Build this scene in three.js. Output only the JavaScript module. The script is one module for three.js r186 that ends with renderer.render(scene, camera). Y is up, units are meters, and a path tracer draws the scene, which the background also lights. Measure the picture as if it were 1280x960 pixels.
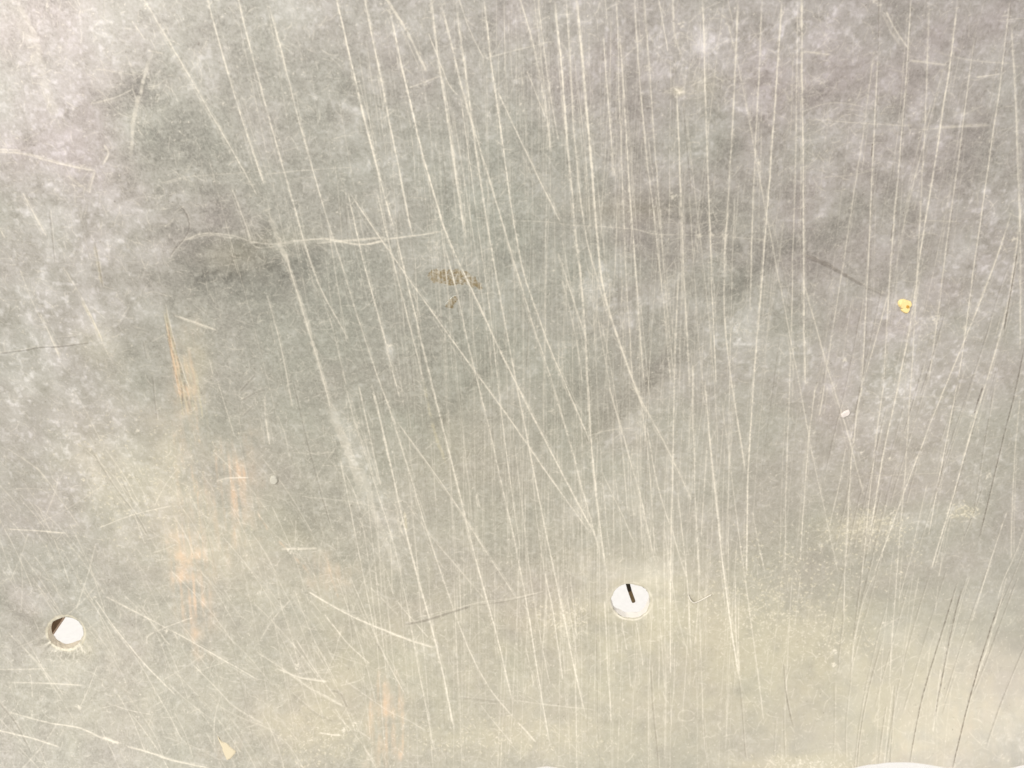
import * as THREE from 'three';
import { mergeGeometries } from 'three/addons/utils/BufferGeometryUtils.js';

// ------------------------------------------------------------------ camera, sky, sun, exposure
const W = 1280, H = 960, FOV = 53, PITCH = 22 * Math.PI / 180, DIST = 0.22;
const BOTTOM = 0.60;                                   // height of the sheet's lower edge above the ground
const EYE = new THREE.Vector3(0, BOTTOM + 0.2475, DIST);
const scene = new THREE.Scene();
const camera = new THREE.PerspectiveCamera(FOV, W / H, 0.01, 400);
camera.position.copy(EYE);
camera.lookAt(EYE.x, EYE.y - Math.sin(PITCH), EYE.z - Math.cos(PITCH));
scene.add(camera);

const SUN = new THREE.Vector3(-0.58, 0.50, 0.64).normalize();
const SKY_TOP = [0.62, 0.615, 0.645], SKY_LOW = [0.605, 0.585, 0.59];
function makeSky() {                                   // a high even overcast, brighter where the sun stands behind it
  const w = 512, h = 256, d = new Float32Array(w * h * 4);
  for (let j = 0; j < h; j++) for (let i = 0; i < w; i++) {
    const el = ((j + 0.5) / h - 0.5) * Math.PI, az = ((i + 0.5) / w - 0.5) * 2 * Math.PI;
    const x = Math.cos(el) * Math.cos(az), y = Math.sin(el), z = Math.cos(el) * Math.sin(az);
    const c = x * SUN.x + y * SUN.y + z * SUN.z, up = Math.max(0, y);
    const glow = 0.7 * Math.exp((c - 1) * 5) + 1.4 * Math.exp((c - 1) * 26);
    const k = 4 * (j * w + i), t = Math.pow(up, 0.6);
    for (let q = 0; q < 3; q++) d[k + q] = (SKY_LOW[q] + (SKY_TOP[q] - SKY_LOW[q]) * t) * (0.62 + 0.85 * t) + glow * [1, 0.97, 0.94][q];
    d[k + 3] = 1;
  }
  const t = new THREE.DataTexture(d, w, h, THREE.RGBAFormat, THREE.FloatType);
  t.mapping = THREE.EquirectangularReflectionMapping; t.magFilter = t.minFilter = THREE.LinearFilter; t.needsUpdate = true;
  return t;
}
scene.background = scene.environment = makeSky();
const sun = new THREE.DirectionalLight(0xfffdfa, 1.5);
sun.position.copy(SUN).multiplyScalar(4).add(new THREE.Vector3(0, 0.7, 0));
sun.target.position.set(0, 0.7, 0);
sun.castShadow = true; sun.shadow.radius = 24; sun.shadow.mapSize.set(2048, 2048);
Object.assign(sun.shadow.camera, { left: -1.5, right: 1.5, top: 1.5, bottom: -1.5, near: 0.1, far: 10 });
scene.add(sun, sun.target);
const renderer = new THREE.WebGLRenderer({ antialias: true });
renderer.setSize(1024, 768);
renderer.shadowMap.enabled = true;
renderer.toneMapping = THREE.LinearToneMapping;
renderer.toneMappingExposure = 1.42;

// ------------------------------------------------------------------ helpers
let seed = 7;
const rnd = () => { seed = (seed + 0x6d2b79f5) | 0; let t = Math.imul(seed ^ (seed >>> 15), 1 | seed); t = (t + Math.imul(t ^ (t >>> 7), 61 | t)) ^ t; return ((t ^ (t >>> 14)) >>> 0) / 4294967296; };
const clamp = (v, a = 0, b = 1) => Math.min(b, Math.max(a, v));
const smooth = (a, b, v) => { const t = clamp((v - a) / (b - a)); return t * t * (3 - 2 * t); };
const mix = (a, b, t) => a + (b - a) * t;
const LAT = 256, lattice = new Float32Array(LAT * LAT); for (let i = 0; i < LAT * LAT; i++) lattice[i] = rnd() * 2 - 1;
function noise(x, y) {                                 // smooth value noise, -1 to 1
  const xi = Math.floor(x), yi = Math.floor(y), fx = x - xi, fy = y - yi;
  const u = fx * fx * (3 - 2 * fx), v = fy * fy * (3 - 2 * fy);
  const a = (xi & 255) + (yi & 255) * 256, x1 = (xi + 1) & 255, y1 = ((yi + 1) & 255) * 256;
  const p = lattice[a], q = lattice[x1 + (yi & 255) * 256], r = lattice[(xi & 255) + y1], s = lattice[x1 + y1];
  return p + (q - p) * u + (r - p) * v + (p - q - r + s) * u * v;
}
function fbm(x, y, n) { let s = 0, a = 0.5; for (let k = 0; k < n; k++) { s += a * noise(x, y); x = x * 2.03 + 17.3; y = y * 2.03 + 9.1; a *= 0.5; } return s; }
function tag(o, label, category, group) { o.userData.label = label; if (category) o.userData.category = category; if (group) o.userData.group = group; return o; }
function mesh(name, geometry, material, parent = scene) { const m = new THREE.Mesh(geometry, material); m.name = name; m.castShadow = m.receiveShadow = true; parent.add(m); return m; }
function thing(name, label, category, position, group) { const g = new THREE.Group(); g.name = name; if (position) g.position.copy(position); tag(g, label, category, group); scene.add(g); return g; }

// ------------------------------------------------------------------ the sheet's shape: x across, y up, front face near z = 0
const HALF = 0.234, TOP = BOTTOM + 0.36, THICK = 0.0022;
let EDGE = [];
const DENTS = []; // the sheet is drawn in a little round the holes
function lift(x, y) {                                  // how far the worn sheet bows towards the viewer: slight dents, and a lip at the foot
  const low = Math.max(0, BOTTOM + 0.15 - y);
  const dent = DENTS.reduce((s, [cx, cy, r, a]) => s + a * Math.exp(-(((x - cx) ** 2 + (y - cy) ** 2) / (r * r))), 0);
  return dent + 0.0009 * Math.sin(x * 17 + 1.2) * Math.sin(y * 21 + 0.4) + 0.0005 * Math.sin(x * 41 - y * 30) + low * low * (1.6 + 0.5 * smooth(-0.02, 0.16, x))
    - 0.3 * (Math.max(0, -0.03 - x) ** 2);
}
const FPX = (H / 2) / Math.tan(FOV * Math.PI / 360), SP = Math.sin(PITCH), CP = Math.cos(PITCH);
function ray(px, py) { const a = (px - W / 2) / FPX, b = -(py - H / 2) / FPX; return [a, -SP + b * CP, -CP - b * SP]; }
function onPlane(px, py, z) { const d = ray(px, py), t = (z - EYE.z) / d[2]; return new THREE.Vector3(EYE.x + d[0] * t, EYE.y + d[1] * t, z); }
function at(px, py) { let p = onPlane(px, py, 0); for (let k = 0; k < 4; k++) p = onPlane(px, py, lift(p.x, p.y)); return p; }
for (const [px, py, r, a] of [[788.5, 751, 0.0115, -0.0011], [82, 791, 0.011, -0.0011]]) { const p = at(px, py); DENTS.push([p.x, p.y, r, a]); }
const normalAt = (x, y) => { const e = 0.0005; return new THREE.Vector3(-(lift(x + e, y) - lift(x - e, y)) / (2 * e), -(lift(x, y + e) - lift(x, y - e)) / (2 * e), 1).normalize(); };
{ // the lower edge dips out of the picture but for three shallow rises
  const b = [[683, 958.3, 36], [1120, 954, 96], [1300, 954, 70]];
  EDGE = b.map(([px, py, w]) => { const p = at(px, py), q = at(px + w, py); return [p.x, q.x - p.x, p.y - at(px, 974).y]; });
}

// ------------------------------------------------------------------ the surface of the sheet: colour, wear and relief, in metres on the sheet
const TW = 2048, TH = 1600, U0 = -HALF, V0 = BOTTOM - 0.006, PXM = TW / (2 * HALF), TOPV = V0 + TH / PXM;
const L = new Float32Array(TW * TH);                   // how much paler (+) or darker (-) than the bare patina, painted brightness included
const WARM = new Float32Array(TW * TH);                // yellow to tan dirt, plus warm light painted low down
const RUST = new Float32Array(TW * TH);                // orange stain
const CURD = new Float32Array(TW * TH);                // how blotchy the patina is
const HUE = new Float32Array(TW * TH);                 // green-grey (+) or mauve-brown (-) cast, partly the light's tint painted in
const BARE = new Float32Array(TW * TH);                // fresh scraped metal, pale
const DARK = new Float32Array(TW * TH);                // deep groove filled with dirt
const HT = new Float32Array(TW * TH);                  // relief
const toTex = (px, py) => { const p = at(px, py); return [(p.x - U0) * PXM, (p.y - V0) * PXM]; };
function localScale(px, py) { const a = toTex(px, py), b = toTex(px + 1, py); return Math.hypot(b[0] - a[0], b[1] - a[1]); }

// patches of bloom, dirt, stain and painted light: picture pixels give where they lie on the sheet
function patch(buf, px, py, rx, ry, deg, amount, rag = 0.6, freq = 0.02) {
  const R = Math.max(rx, ry) * 2.4, c = Math.cos(deg * Math.PI / 180), s = Math.sin(deg * Math.PI / 180);
  const [tx, ty] = toTex(px, py), o = toTex(px + 1, py), u = toTex(px, py - 1);
  const sx = Math.hypot(o[0] - tx, o[1] - ty), sy = Math.hypot(u[0] - tx, u[1] - ty), off = rnd() * 200;
  const x0 = Math.max(0, Math.floor(tx - R * sx)), x1 = Math.min(TW - 1, Math.ceil(tx + R * sx)), y0 = Math.max(0, Math.floor(ty - R * sy)), y1 = Math.min(TH - 1, Math.ceil(ty + R * sy));
  for (let y = y0; y <= y1; y++) for (let x = x0; x <= x1; x++) {
    const dx = (x - tx) / sx, dy = -(y - ty) / sy, a = (dx * c + dy * s) / rx, b = (-dx * s + dy * c) / ry;
    let r2 = a * a + b * b; if (r2 > 5) continue;
    r2 += rag * 1.6 * fbm(x * freq + off, y * freq, 4) * (0.4 + Math.sqrt(r2));
    const e = Math.exp(-Math.max(0, r2) * 1.3) * smooth(5, 3.2, a * a + b * b);
    buf[y * TW + x] += amount * e;
  }
}
// one drawn line through texture points, ragged along its length
function stroke(buf, pts, width, amount, o = {}) {
  const rag = o.rag ?? 0.5, wob = o.wobble ?? 0.5, fade = o.fade ?? 0.05, off = rnd() * 500, len = [0];
  for (let i = 1; i < pts.length; i++) len.push(len[i - 1] + Math.hypot(pts[i][0] - pts[i - 1][0], pts[i][1] - pts[i - 1][1]));
  const total = len[len.length - 1] || 1, step = 0.55;
  let k = 1; const tmp = new Map();
  for (let s = 0; s <= total; s += step) {
    while (k < pts.length - 1 && s > len[k]) k++;
    const f = (s - len[k - 1]) / (len[k] - len[k - 1] || 1), p = pts[k - 1], q = pts[k];
    // Catmull-Rom through neighbours keeps long scratches free of kinks
    const p0 = pts[Math.max(0, k - 2)], q1 = pts[Math.min(pts.length - 1, k + 1)];
    const cr = (a, b, c, d) => 0.5 * (2 * b + (c - a) * f + (2 * a - 5 * b + 4 * c - d) * f * f + (3 * b - a - 3 * c + d) * f * f * f);
    const nx = -(q[1] - p[1]), ny = q[0] - p[0], nl = Math.hypot(nx, ny) || 1;
    const j = wob * (noise(s * 0.02 + off, 3.3) * 1.6 + noise(s * 0.12 + off, 7.7) * 0.7);
    const cx = cr(p0[0], p[0], q[0], q1[0]) + nx / nl * j + (o.shift ?? 0) * nx / nl, cy = cr(p0[1], p[1], q[1], q1[1]) + ny / nl * j + (o.shift ?? 0) * ny / nl;
    const t = s / total, ends = smooth(0, fade, t) * smooth(0, fade, 1 - t);
    const m = clamp(1 - rag * (0.45 + 0.4 * noise(s * 0.03 + off, 1.1) + 0.45 * noise(s * 0.16 + off, 5.1) + 0.8 * noise(s * 0.5 + off, 8.1)), 0.05, 1.15);
    const w = width * (0.85 + 0.16 * noise(s * 0.035 + off, 9.9) + 0.25 * noise(s * 0.3 + off, 2.9)), A = amount * m * (fade ? ends : 1), R = w + 1.2;
    const xa = Math.max(0, Math.floor(cx - R)), xb = Math.min(TW - 1, Math.ceil(cx + R)), ya = Math.max(0, Math.floor(cy - R)), yb = Math.min(TH - 1, Math.ceil(cy + R));
    for (let y = ya; y <= yb; y++) for (let x = xa; x <= xb; x++) {
      const d = Math.hypot(x - cx, y - cy) - w / 2, v = A * smooth(0.75, -0.75, d);
      if (v === 0) continue; const id = y * TW + x, old = tmp.get(id) ?? 0;
      if (Math.abs(v) > Math.abs(old)) tmp.set(id, v);
    }
  }
  for (const [id, v] of tmp) buf[id] = amount > 0 ? buf[id] + v * (buf === BARE || buf === DARK ? Math.max(0, 1 - buf[id]) : 1) : buf[id] + v;
}
const path = (xy) => { // long scratches are evened out between their ends
  let out = []; for (let i = 0; i < xy.length; i += 2) out.push(toTex(xy[i], xy[i + 1]));
  if (out.length > 4 && Math.abs(xy[xy.length - 1] - xy[1]) > 90) for (let k = 0; k < 3; k++) out = out.map((p, i) => i === 0 || i === out.length - 1 ? p : [0, 1].map((q) => { const a = out[i - 1], b = out[i + 1], f = (p[1] - a[1]) / ((b[1] - a[1]) || 1); return q ? p[1] : 0.35 * p[0] + 0.65 * mix(a[0], b[0], clamp(f)); }));
  return out;
};
const mid = (xy) => localScale(xy[0], (xy[1] + xy[xy.length - 1]) / 2);
// kinds of scratch, each through points given in picture pixels
function cut(strength, width, ...xy) {                 // bright scrape with a burr
  const p = path(xy), s = mid(xy);
  const dim = 0.72 + 0.48 * rnd();
  stroke(BARE, p, width * s * (0.78 + 0.42 * rnd()), Math.min(1, strength * dim * 1.1), { rag: 0.5, wobble: 0.4 });
  if (width > 1.4) for (let k = 0; k < 5; k++) {        // finer ones running beside it for part of the way
    const a = Math.floor(rnd() * (p.length - 1)), b = Math.min(p.length - 1, a + 1 + Math.floor(rnd() * 5)), o = (rnd() - 0.5) * 11, q = p.slice(a, b + 1).map(([x, y], i) => [x + o * (1 + 0.25 * i), y]);
    stroke(BARE, q, (0.8 + 0.8 * rnd()) * s, strength * (0.18 + 0.42 * rnd()), { rag: 0.6, wobble: 0.3, fade: 0.2 });
  }
  stroke(BARE, p, width * s * 0.55, strength * 0.5, { rag: 0.9, shift: (rnd() - 0.5) * 3.2 * s, wobble: 1 });
  stroke(HT, p, Math.max(1.6, width * s * 0.9), -0.5 * strength, { rag: 0.3 });
  if (width > 1.5) for (let i = 0; i < p.length - 1; i++) {                // torn specks beside it
    const n = Math.floor(Math.hypot(p[i + 1][0] - p[i][0], p[i + 1][1] - p[i][1]) / 6);
    for (let k = 0; k < n; k++) { const t = rnd(), x = mix(p[i][0], p[i + 1][0], t) + (rnd() - 0.5) * 5, y = mix(p[i][1], p[i + 1][1], t); stroke(BARE, [[x, y], [x + (rnd() - 0.5) * 7, y + (rnd() - 0.5) * 6]], 1.1, (0.2 + 0.5 * rnd()) * strength, { fade: 0, rag: 0.2 }); }
  }
}
function fine(strength, ...xy) { cut(Math.min(1, strength * 1.12), 1.25, ...xy); }
function gouge(strength, width, ...xy) {               // dark groove with a thin bright lip
  const p = path(xy), s = mid(xy);
  stroke(DARK, p, width * s, Math.min(1, strength * 1.05), { rag: 0.28, fade: 0.12, wobble: 0.3 });
  stroke(BARE, p, 1.1 * s, 0.35, { shift: 1.8 * s, rag: 0.7 });
  stroke(HT, p, Math.max(1.6, width * s), -0.8 * strength, { rag: 0.3 });
}
function edged(strength, ...xy) { cut(strength, 1.6, ...xy); const p = path(xy), s = mid(xy); stroke(DARK, p, 1.0 * s, 0.55, { shift: 1.7 * s, rag: 1.05 }); }
function wipe(buf, width, strength, ...xy) { stroke(buf, path(xy), width * mid(xy), strength, { rag: 0.8, wobble: 1.4, fade: 0.25 }); }

// --- patches
for (const [x, y, rx, ry, a, k] of [  // broad pale ones at sides and corners paint light into the colour
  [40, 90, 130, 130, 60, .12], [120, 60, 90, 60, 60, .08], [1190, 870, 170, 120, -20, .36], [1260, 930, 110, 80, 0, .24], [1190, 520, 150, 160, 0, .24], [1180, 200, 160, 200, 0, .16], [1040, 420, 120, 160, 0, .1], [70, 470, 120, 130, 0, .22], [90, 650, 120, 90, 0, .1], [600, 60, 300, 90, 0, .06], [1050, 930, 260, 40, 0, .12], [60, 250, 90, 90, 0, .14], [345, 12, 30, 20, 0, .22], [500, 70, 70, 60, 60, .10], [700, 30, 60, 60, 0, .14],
  [850, 75, 50, 45, -30, .34], [905, 60, 60, 30, 0, .22], [1010, 25, 60, 40, 0, .26], [1090, 50, 50, 28, 0, .14], [930, 130, 40, 22, -30, .22], [980, 75, 60, 25, 0, .18], [880, 190, 60, 40, -30, .16],
  [1020, 180, 60, 45, 0, .18], [1250, 255, 40, 28, 0, .24], [740, 360, 40, 26, -40, .22], [790, 390, 22, 18, 0, .18], [920, 410, 60, 46, 20, .22], [960, 300, 60, 26, 0, .14],
  [150, 300, 130, 30, 10, .16], [100, 380, 120, 60, 0, .10], [180, 620, 150, 80, 30, .14], [60, 480, 100, 60, 0, .10], [430, 535, 14, 40, -25, .22], [455, 590, 16, 50, -25, .20], [480, 660, 16, 50, -20, .16],
  [160, 250, 90, 26, -10, .14], [690, 250, 34, 30, 0, .10], [780, 300, 60, 30, 0, -.06], [590, 330, 60, 60, 0, .05], [485, 435, 6, 14, 0, .35], [740, 700, 14, 30, 0, .1],
  [1180, 480, 70, 50, 0, .07], [850, 610, 110, 60, 0, .07], [700, 560, 40, 30, 0, .08], [540, 815, 30, 14, 0, .16], [250, 80, 50, 40, 0, .10],
  [230, 165, 60, 34, 40, -.22], [170, 112, 40, 18, -25, -.20], [205, 190, 40, 20, 30, -.12], [290, 320, 70, 34, 5, -.22], [330, 350, 80, 50, 10, -.16], [310, 95, 60, 70, 0, -.08],
  [430, 270, 60, 26, 0, -.10], [560, 440, 110, 80, 20, -.10], [690, 60, 40, 90, 0, -.10], [800, 262, 80, 22, 0, -.16], [880, 100, 24, 24, 0, -.24], [1020, 118, 46, 11, -32, -.26], [905, 190, 40, 14, -35, -.22],
  [950, 300, 70, 30, 0, -.10], [925, 355, 50, 18, -42, -.24], [1060, 220, 70, 60, 0, -.10], [1080, 320, 80, 40, 0, -.10],
  [1235, 195, 44, 40, 0, -.3], [1050, 300, 120, 70, 0, -.12], [870, 300, 110, 60, 0, -.12], [330, 330, 110, 50, 0, -.12], [420, 450, 120, 110, 0, -.1], [1200, 110, 26, 36, 0, -.12], [1020, 400, 60, 30, 20, -.14], [1110, 300, 60, 60, 0, -.08], [540, 520, 60, 26, 20, -.12], [480, 380, 90, 70, 0, -.07],
  [375, 650, 26, 40, 0, -.20], [400, 330, 60, 40, 0, -.06], [680, 690, 60, 30, 0, -.10], [590, 600, 60, 50, 0, -.08], [1000, 640, 80, 40, 0, -.08], [720, 480, 30, 20, 0, -.10], [50, 500, 26, 16, 20, -.12],
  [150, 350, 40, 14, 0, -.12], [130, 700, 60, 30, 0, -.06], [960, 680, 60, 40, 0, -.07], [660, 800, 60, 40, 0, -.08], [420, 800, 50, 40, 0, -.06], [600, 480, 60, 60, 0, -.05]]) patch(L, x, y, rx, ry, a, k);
for (const [x, y, rx, ry, a, k] of [  // the widest, low ones paint the warm light of the lower half
  [640, 880, 640, 190, 0, .6], [1000, 820, 340, 150, 0, .35], [640, 620, 600, 180, 0, .3], [1150, 560, 160, 140, 0, .15], [1180, 880, 170, 100, -15, .45], [200, 620, 130, 90, 30, .5], [240, 470, 22, 60, 15, .5], [120, 430, 30, 30, 0, .25], [400, 900, 70, 60, 20, .5], [1000, 948, 90, 12, -3, .6], [650, 920, 180, 30, 0, .25], [900, 780, 120, 60, 0, .2], [80, 880, 130, 60, 0, .12],
  [470, 800, 90, 70, 0, .2], [1070, 660, 50, 26, 0, .35], [1205, 640, 22, 12, 0, .4], [700, 770, 50, 30, 0, .25], [1000, 800, 80, 40, 0, .22], [1180, 900, 160, 80, 0, .22], [300, 700, 120, 60, 0, .2], [360, 300, 60, 16, 0, .2], [880, 110, 20, 20, 0, .3],
  [848, 115, 8, 6, 0, .9], [800, 262, 70, 20, 0, .3], [290, 320, 50, 22, 0, .3], [567, 570, 60, 60, 0, .1]]) patch(WARM, x, y, rx, ry, a, k, rx > 140 ? 0.08 : 0.45);
for (const [x, y, rx, ry, a, k] of [[1000, 120, 330, 230, 0, 1.0], [1180, 250, 170, 160, 0, .6], [130, 330, 240, 200, 0, .6], [290, 330, 120, 80, 0, .5], [820, 330, 160, 120, 0, .5], [950, 400, 90, 80, 0, .5], [430, 620, 120, 160, 0, .4], [600, 300, 140, 160, 0, .2], [250, 150, 200, 120, 0, .5], [1190, 880, 260, 150, -20, -1.25], [1040, 740, 240, 150, 0, -.3], [800, 900, 220, 80, 0, -.4], [790, 725, 60, 34, 0, -.9]]) patch(CURD, x, y, rx, ry, a, k, 0.3);
for (const [x, y, rx, ry, a, k] of [[440, 400, 230, 230, 20, .9], [620, 470, 200, 160, 0, .5], [600, 260, 120, 120, 0, .4], [740, 330, 60, 120, 0, .3], [960, 420, 80, 80, 0, .5], [700, 880, 300, 90, 0, .35], [200, 150, 60, 60, 0, .4], [800, 40, 520, 150, 0, -.8], [70, 100, 170, 170, 0, -.9], [1130, 260, 220, 260, 0, -.9], [1100, 560, 160, 120, 0, -.5], [280, 320, 140, 70, 0, -.7], [120, 220, 160, 120, 0, -.5], [840, 280, 120, 80, 0, -.7], [60, 560, 100, 140, 0, -.4], [650, 760, 60, 60, 0, -.5], [1250, 900, 90, 70, 0, -.6], [760, 480, 60, 90, 0, -.2]]) patch(HUE, x, y, rx, ry, a, k, 0.35);  // mauve ones along the top paint the light's pinkish tint
for (const [x, y, rx, ry, a, k] of [[232, 490, 15, 62, 10, .42], [240, 730, 22, 66, -4, .34], [262, 640, 40, 60, 0, .16], [300, 600, 15, 36, 0, .3], [480, 905, 20, 44, 4, .25], [304, 602, 3.5, 26, 0, .6], [267, 632, 3.5, 24, 0, .35], [234, 735, 13, 52, -8, .38], [244, 756, 4, 26, -10, .4], [228, 700, 20, 16, 0, .25], [300, 640, 16, 34, 0, .2], [482, 908, 11, 44, 4, .32], [498, 858, 4, 24, -15, .35], [474, 930, 14, 30, 0, .2], [405, 720, 22, 30, 20, .16], [300, 575, 30, 40, 0, .15], [1150, 930, 100, 40, 0, .06], [285, 940, 30, 16, 0, .12], [420, 720, 40, 20, 0, .14], [1235, 890, 60, 50, 0, .07]]) patch(RUST, x, y, rx, ry, a, k, 0.9, 0.05);
for (const [x, y, rx, ry, k] of [[935, 350, 50, 19, -.24], [880, 402, 54, 16, -.34], [822, 460, 50, 15, -.46], [770, 512, 50, 17, -.42], [728, 550, 38, 14, -.3]]) patch(L, x, y, rx, ry, -43, k * 0.5, 0.5, 0.06);
for (const [x, y, rx, ry, k] of [[850, 480, 90, 16, .12], [780, 540, 60, 14, .14]]) patch(L, x, y, rx, ry, -43, k, 0.3, 0.05);
for (let k = 0; k < 110; k++) {                        // broad soft smears of handling, most of them slanting up to the right
  const x = rnd() * 1280, y = rnd() * 720, l = 40 + rnd() * 130, a = rnd() < 0.6 ? -0.75 + (rnd() - 0.5) * 0.6 : rnd() * 6.3, w = 5 + rnd() * 16;
  patch(L, x, y, l / 2, w, a * 57.3, (rnd() < 0.5 ? -1 : 1) * (0.05 + 0.11 * rnd()) * (y > 560 ? 0.6 : 1), 0.5, 0.05);
}
// washer mark round the middle hole, rubbed ground round the left one
for (const [x, y, rx, ry, a, k] of [[792, 717, 50, 18, 0, .42], [756, 742, 20, 26, 0, .18], [826, 740, 20, 34, 0, .16], [738, 772, 22, 10, 20, -.16], [790, 785, 34, 8, 0, -.08], [48, 755, 40, 11, 35, .22], [30, 770, 44, 8, 35, -.22], [112, 775, 9, 30, -25, .2], [62, 806, 34, 10, 15, -.16], [92, 818, 24, 7, -5, -.26], [72, 752, 40, 16, 20, .1]]) patch(L, x, y, rx, ry, a, k, 0.35, 0.04);
patch(WARM, 82, 800, 40, 22, 0, .4); patch(WARM, 790, 735, 70, 50, 0, .35);

// --- scratches, by where they start along the top, then below
cut(.75, 2, 176, -6, 218, 65, 262, 140, 308, 212, 322, 246); cut(.7, 1.8, 257, -6, 275, 60, 290, 115, 305, 160, 318, 200, 330, 232);
cut(.75, 1.9, 296, -6, 308, 45, 318, 85, 335, 145, 352, 200, 372, 280, 381, 305, 390, 345, 399, 365, 412, 385, 430, 410, 437, 428);
cut(.65, 2, 336, 6, 346, 45, 358, 95, 370, 140, 382, 185, 397, 240, 407, 275, 425, 325, 441, 375, 450, 410, 462, 450, 475, 480, 485, 510, 497, 540);
cut(.85, 2.2, 419, -6, 430, 45, 440, 90, 450, 130, 462, 180, 472, 215, 482, 250, 492, 285); cut(.7, 2, 454, -6, 466, 45, 472, 85, 482, 135, 490, 175, 500, 220, 511, 280, 515, 295);
cut(.85, 2.2, 483, 0, 495, 50, 507, 105, 515, 140, 522, 175, 530, 215, 548, 270, 555, 292, 570, 320, 582, 350, 595, 375, 605, 395, 615, 420, 628, 445, 645, 488, 665, 515, 680, 550, 700, 590, 715, 620, 730, 640, 744, 670);
cut(.7, 3, 480, -4, 505, 35, 519, 62, 533, 90); cut(.75, 2.6, 538, -6, 542, 35, 546, 65, 552, 105, 557, 140, 563, 180, 568, 220, 575, 245, 580, 292);
fine(.7, 535, 42, 548, 75, 560, 105, 572, 120); cut(.8, 2.4, 548, -6, 560, 45, 572, 85, 577, 115, 588, 150, 597, 180, 608, 210, 617, 240, 628, 280, 640, 320, 648, 350, 660, 390, 673, 425, 683, 460, 690, 480, 700, 510, 710, 545, 718, 575, 725, 600, 732, 630, 740, 660, 752, 700);
cut(.65, 1.7, 568, -6, 576, 50, 582, 95, 588, 140, 590, 160, 597, 200, 603, 240, 606, 275, 615, 315, 620, 345, 625, 380, 633, 420, 642, 460, 655, 527, 662, 570, 667, 595, 677, 640, 685, 680, 692, 718, 703, 765, 712, 805, 718, 840, 725, 875, 733, 902);
fine(.55, 572, -4, 585, 35, 604, 74); cut(.85, 1.8, 604, -6, 609, 45, 615, 90, 621, 130, 628, 180, 634, 240, 641, 280, 646, 310, 651, 335, 660, 365, 675, 410, 690, 445, 705, 480, 715, 500, 725, 525, 739, 556);
cut(.7, 1.5, 622, 115, 640, 152, 653, 180, 668, 215, 680, 240, 700, 279); fine(.6, 553, 95, 560, 130, 563, 170, 572, 240, 583, 300); fine(.65, 575, 115, 583, 170, 590, 240, 598, 305, 606, 345, 612, 375, 613, 400, 618, 440, 622, 480, 625, 510, 628, 540, 632, 570, 640, 620, 650, 690);
fine(.5, 566, 140, 571, 180, 578, 240, 590, 270, 600, 330, 610, 420, 616, 480);
cut(.75, 1.9, 647, -6, 660, 38, 676, 72, 680, 120, 684, 150, 687, 190); cut(.6, 1.5, 667, -6, 671, 35, 677, 80, 681, 125, 688, 190); fine(.55, 672, -4, 678, 60, 685, 110, 692, 150, 698, 178); fine(.65, 658, 90, 681, 147);
cut(.85, 2.6, 693, -6, 698, 50, 702, 95, 706, 140, 709, 180, 712, 240, 717, 285, 725, 330, 728, 370, 733, 420, 735, 480, 735, 540, 741, 580, 745, 630, 750, 670, 757, 715);
cut(.75, 2.2, 707, -6, 710, 35, 714, 80, 713, 115, 716, 175, 722, 240, 725, 290, 737, 320, 748, 355, 760, 400); cut(.9, 2.6, 719, -6, 725, 50, 730, 105, 735, 160, 740, 210, 743, 245, 742, 290, 748, 335, 752, 360, 760, 390, 768, 430, 785, 460, 795, 480, 806, 515);
fine(.5, 720, 90, 727, 150, 733, 200, 738, 245, 738, 290, 738, 340, 742, 380, 744, 480, 748, 540, 751, 580, 754, 620, 758, 660, 762, 702); fine(.6, 755, -4, 759, 36); cut(.7, 1.6, 753, 45, 756, 100, 761, 150, 765, 190, 768, 222);
cut(.65, 1.7, 770, -6, 771, 45, 774, 100, 774, 160, 776, 240, 780, 320, 783, 360, 786, 390, 788, 440, 790, 480); cut(.8, 2, 774, 40, 779, 120, 783, 180, 787, 240, 790, 290, 793, 330, 797, 380, 800, 430, 805, 482);
cut(.75, 1.9, 792, -6, 796, 60, 799, 105, 803, 150, 806, 200, 814, 245, 819, 280, 823, 320, 826, 350, 830, 390, 833, 440, 838, 480); fine(.4, 800, 38, 800, 66); cut(.65, 1.6, 805, -6, 809, 60, 812, 115, 816, 165, 822, 220, 826, 280, 829, 330, 832, 380, 838, 430, 843, 484);
fine(.55, 822, -4, 829, 35, 834, 65); cut(.6, 1.8, 841, -6, 843, 40, 848, 62); cut(.75, 2, 845, 112, 847, 150, 848, 190, 850, 240, 852, 290, 854, 340, 857, 390, 859, 430, 861, 484);
gouge(.35, 2, 853, 130, 858, 180, 863, 240); fine(.55, 857, 140, 863, 200, 868, 240, 873, 280, 876, 310, 880, 350, 885, 390, 890, 430, 895, 480, 897, 530, 897, 572); fine(.5, 861, 240, 864, 290, 867, 340, 870, 390, 874, 430, 878, 480);
cut(.85, 2, 877, -6, 878, 60, 881, 110, 883, 165, 886, 240, 887, 295, 888, 340, 890, 380, 892, 430, 895, 484); cut(.65, 1.6, 900, 3, 911, 30, 916, 55, 922, 72, 930, 110, 936, 155, 944, 200, 950, 238, 960, 285, 970, 330, 978, 370, 984, 405, 988, 430, 995, 470, 1006, 510, 1010, 545, 1017, 580, 1025, 610, 1035, 660, 1048, 722);
fine(.55, 908, -4, 917, 36); cut(.75, 1.8, 922, -6, 920, 60, 918, 110, 916, 150, 913, 190, 910, 240, 906, 300, 903, 360, 900, 395, 907, 430, 912, 470, 922, 530, 928, 560, 932, 594); cut(.8, 1.8, 952, -6, 949, 50, 947, 110, 946, 150, 943, 185, 942, 240, 939, 290, 938, 330, 937, 388);
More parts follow.
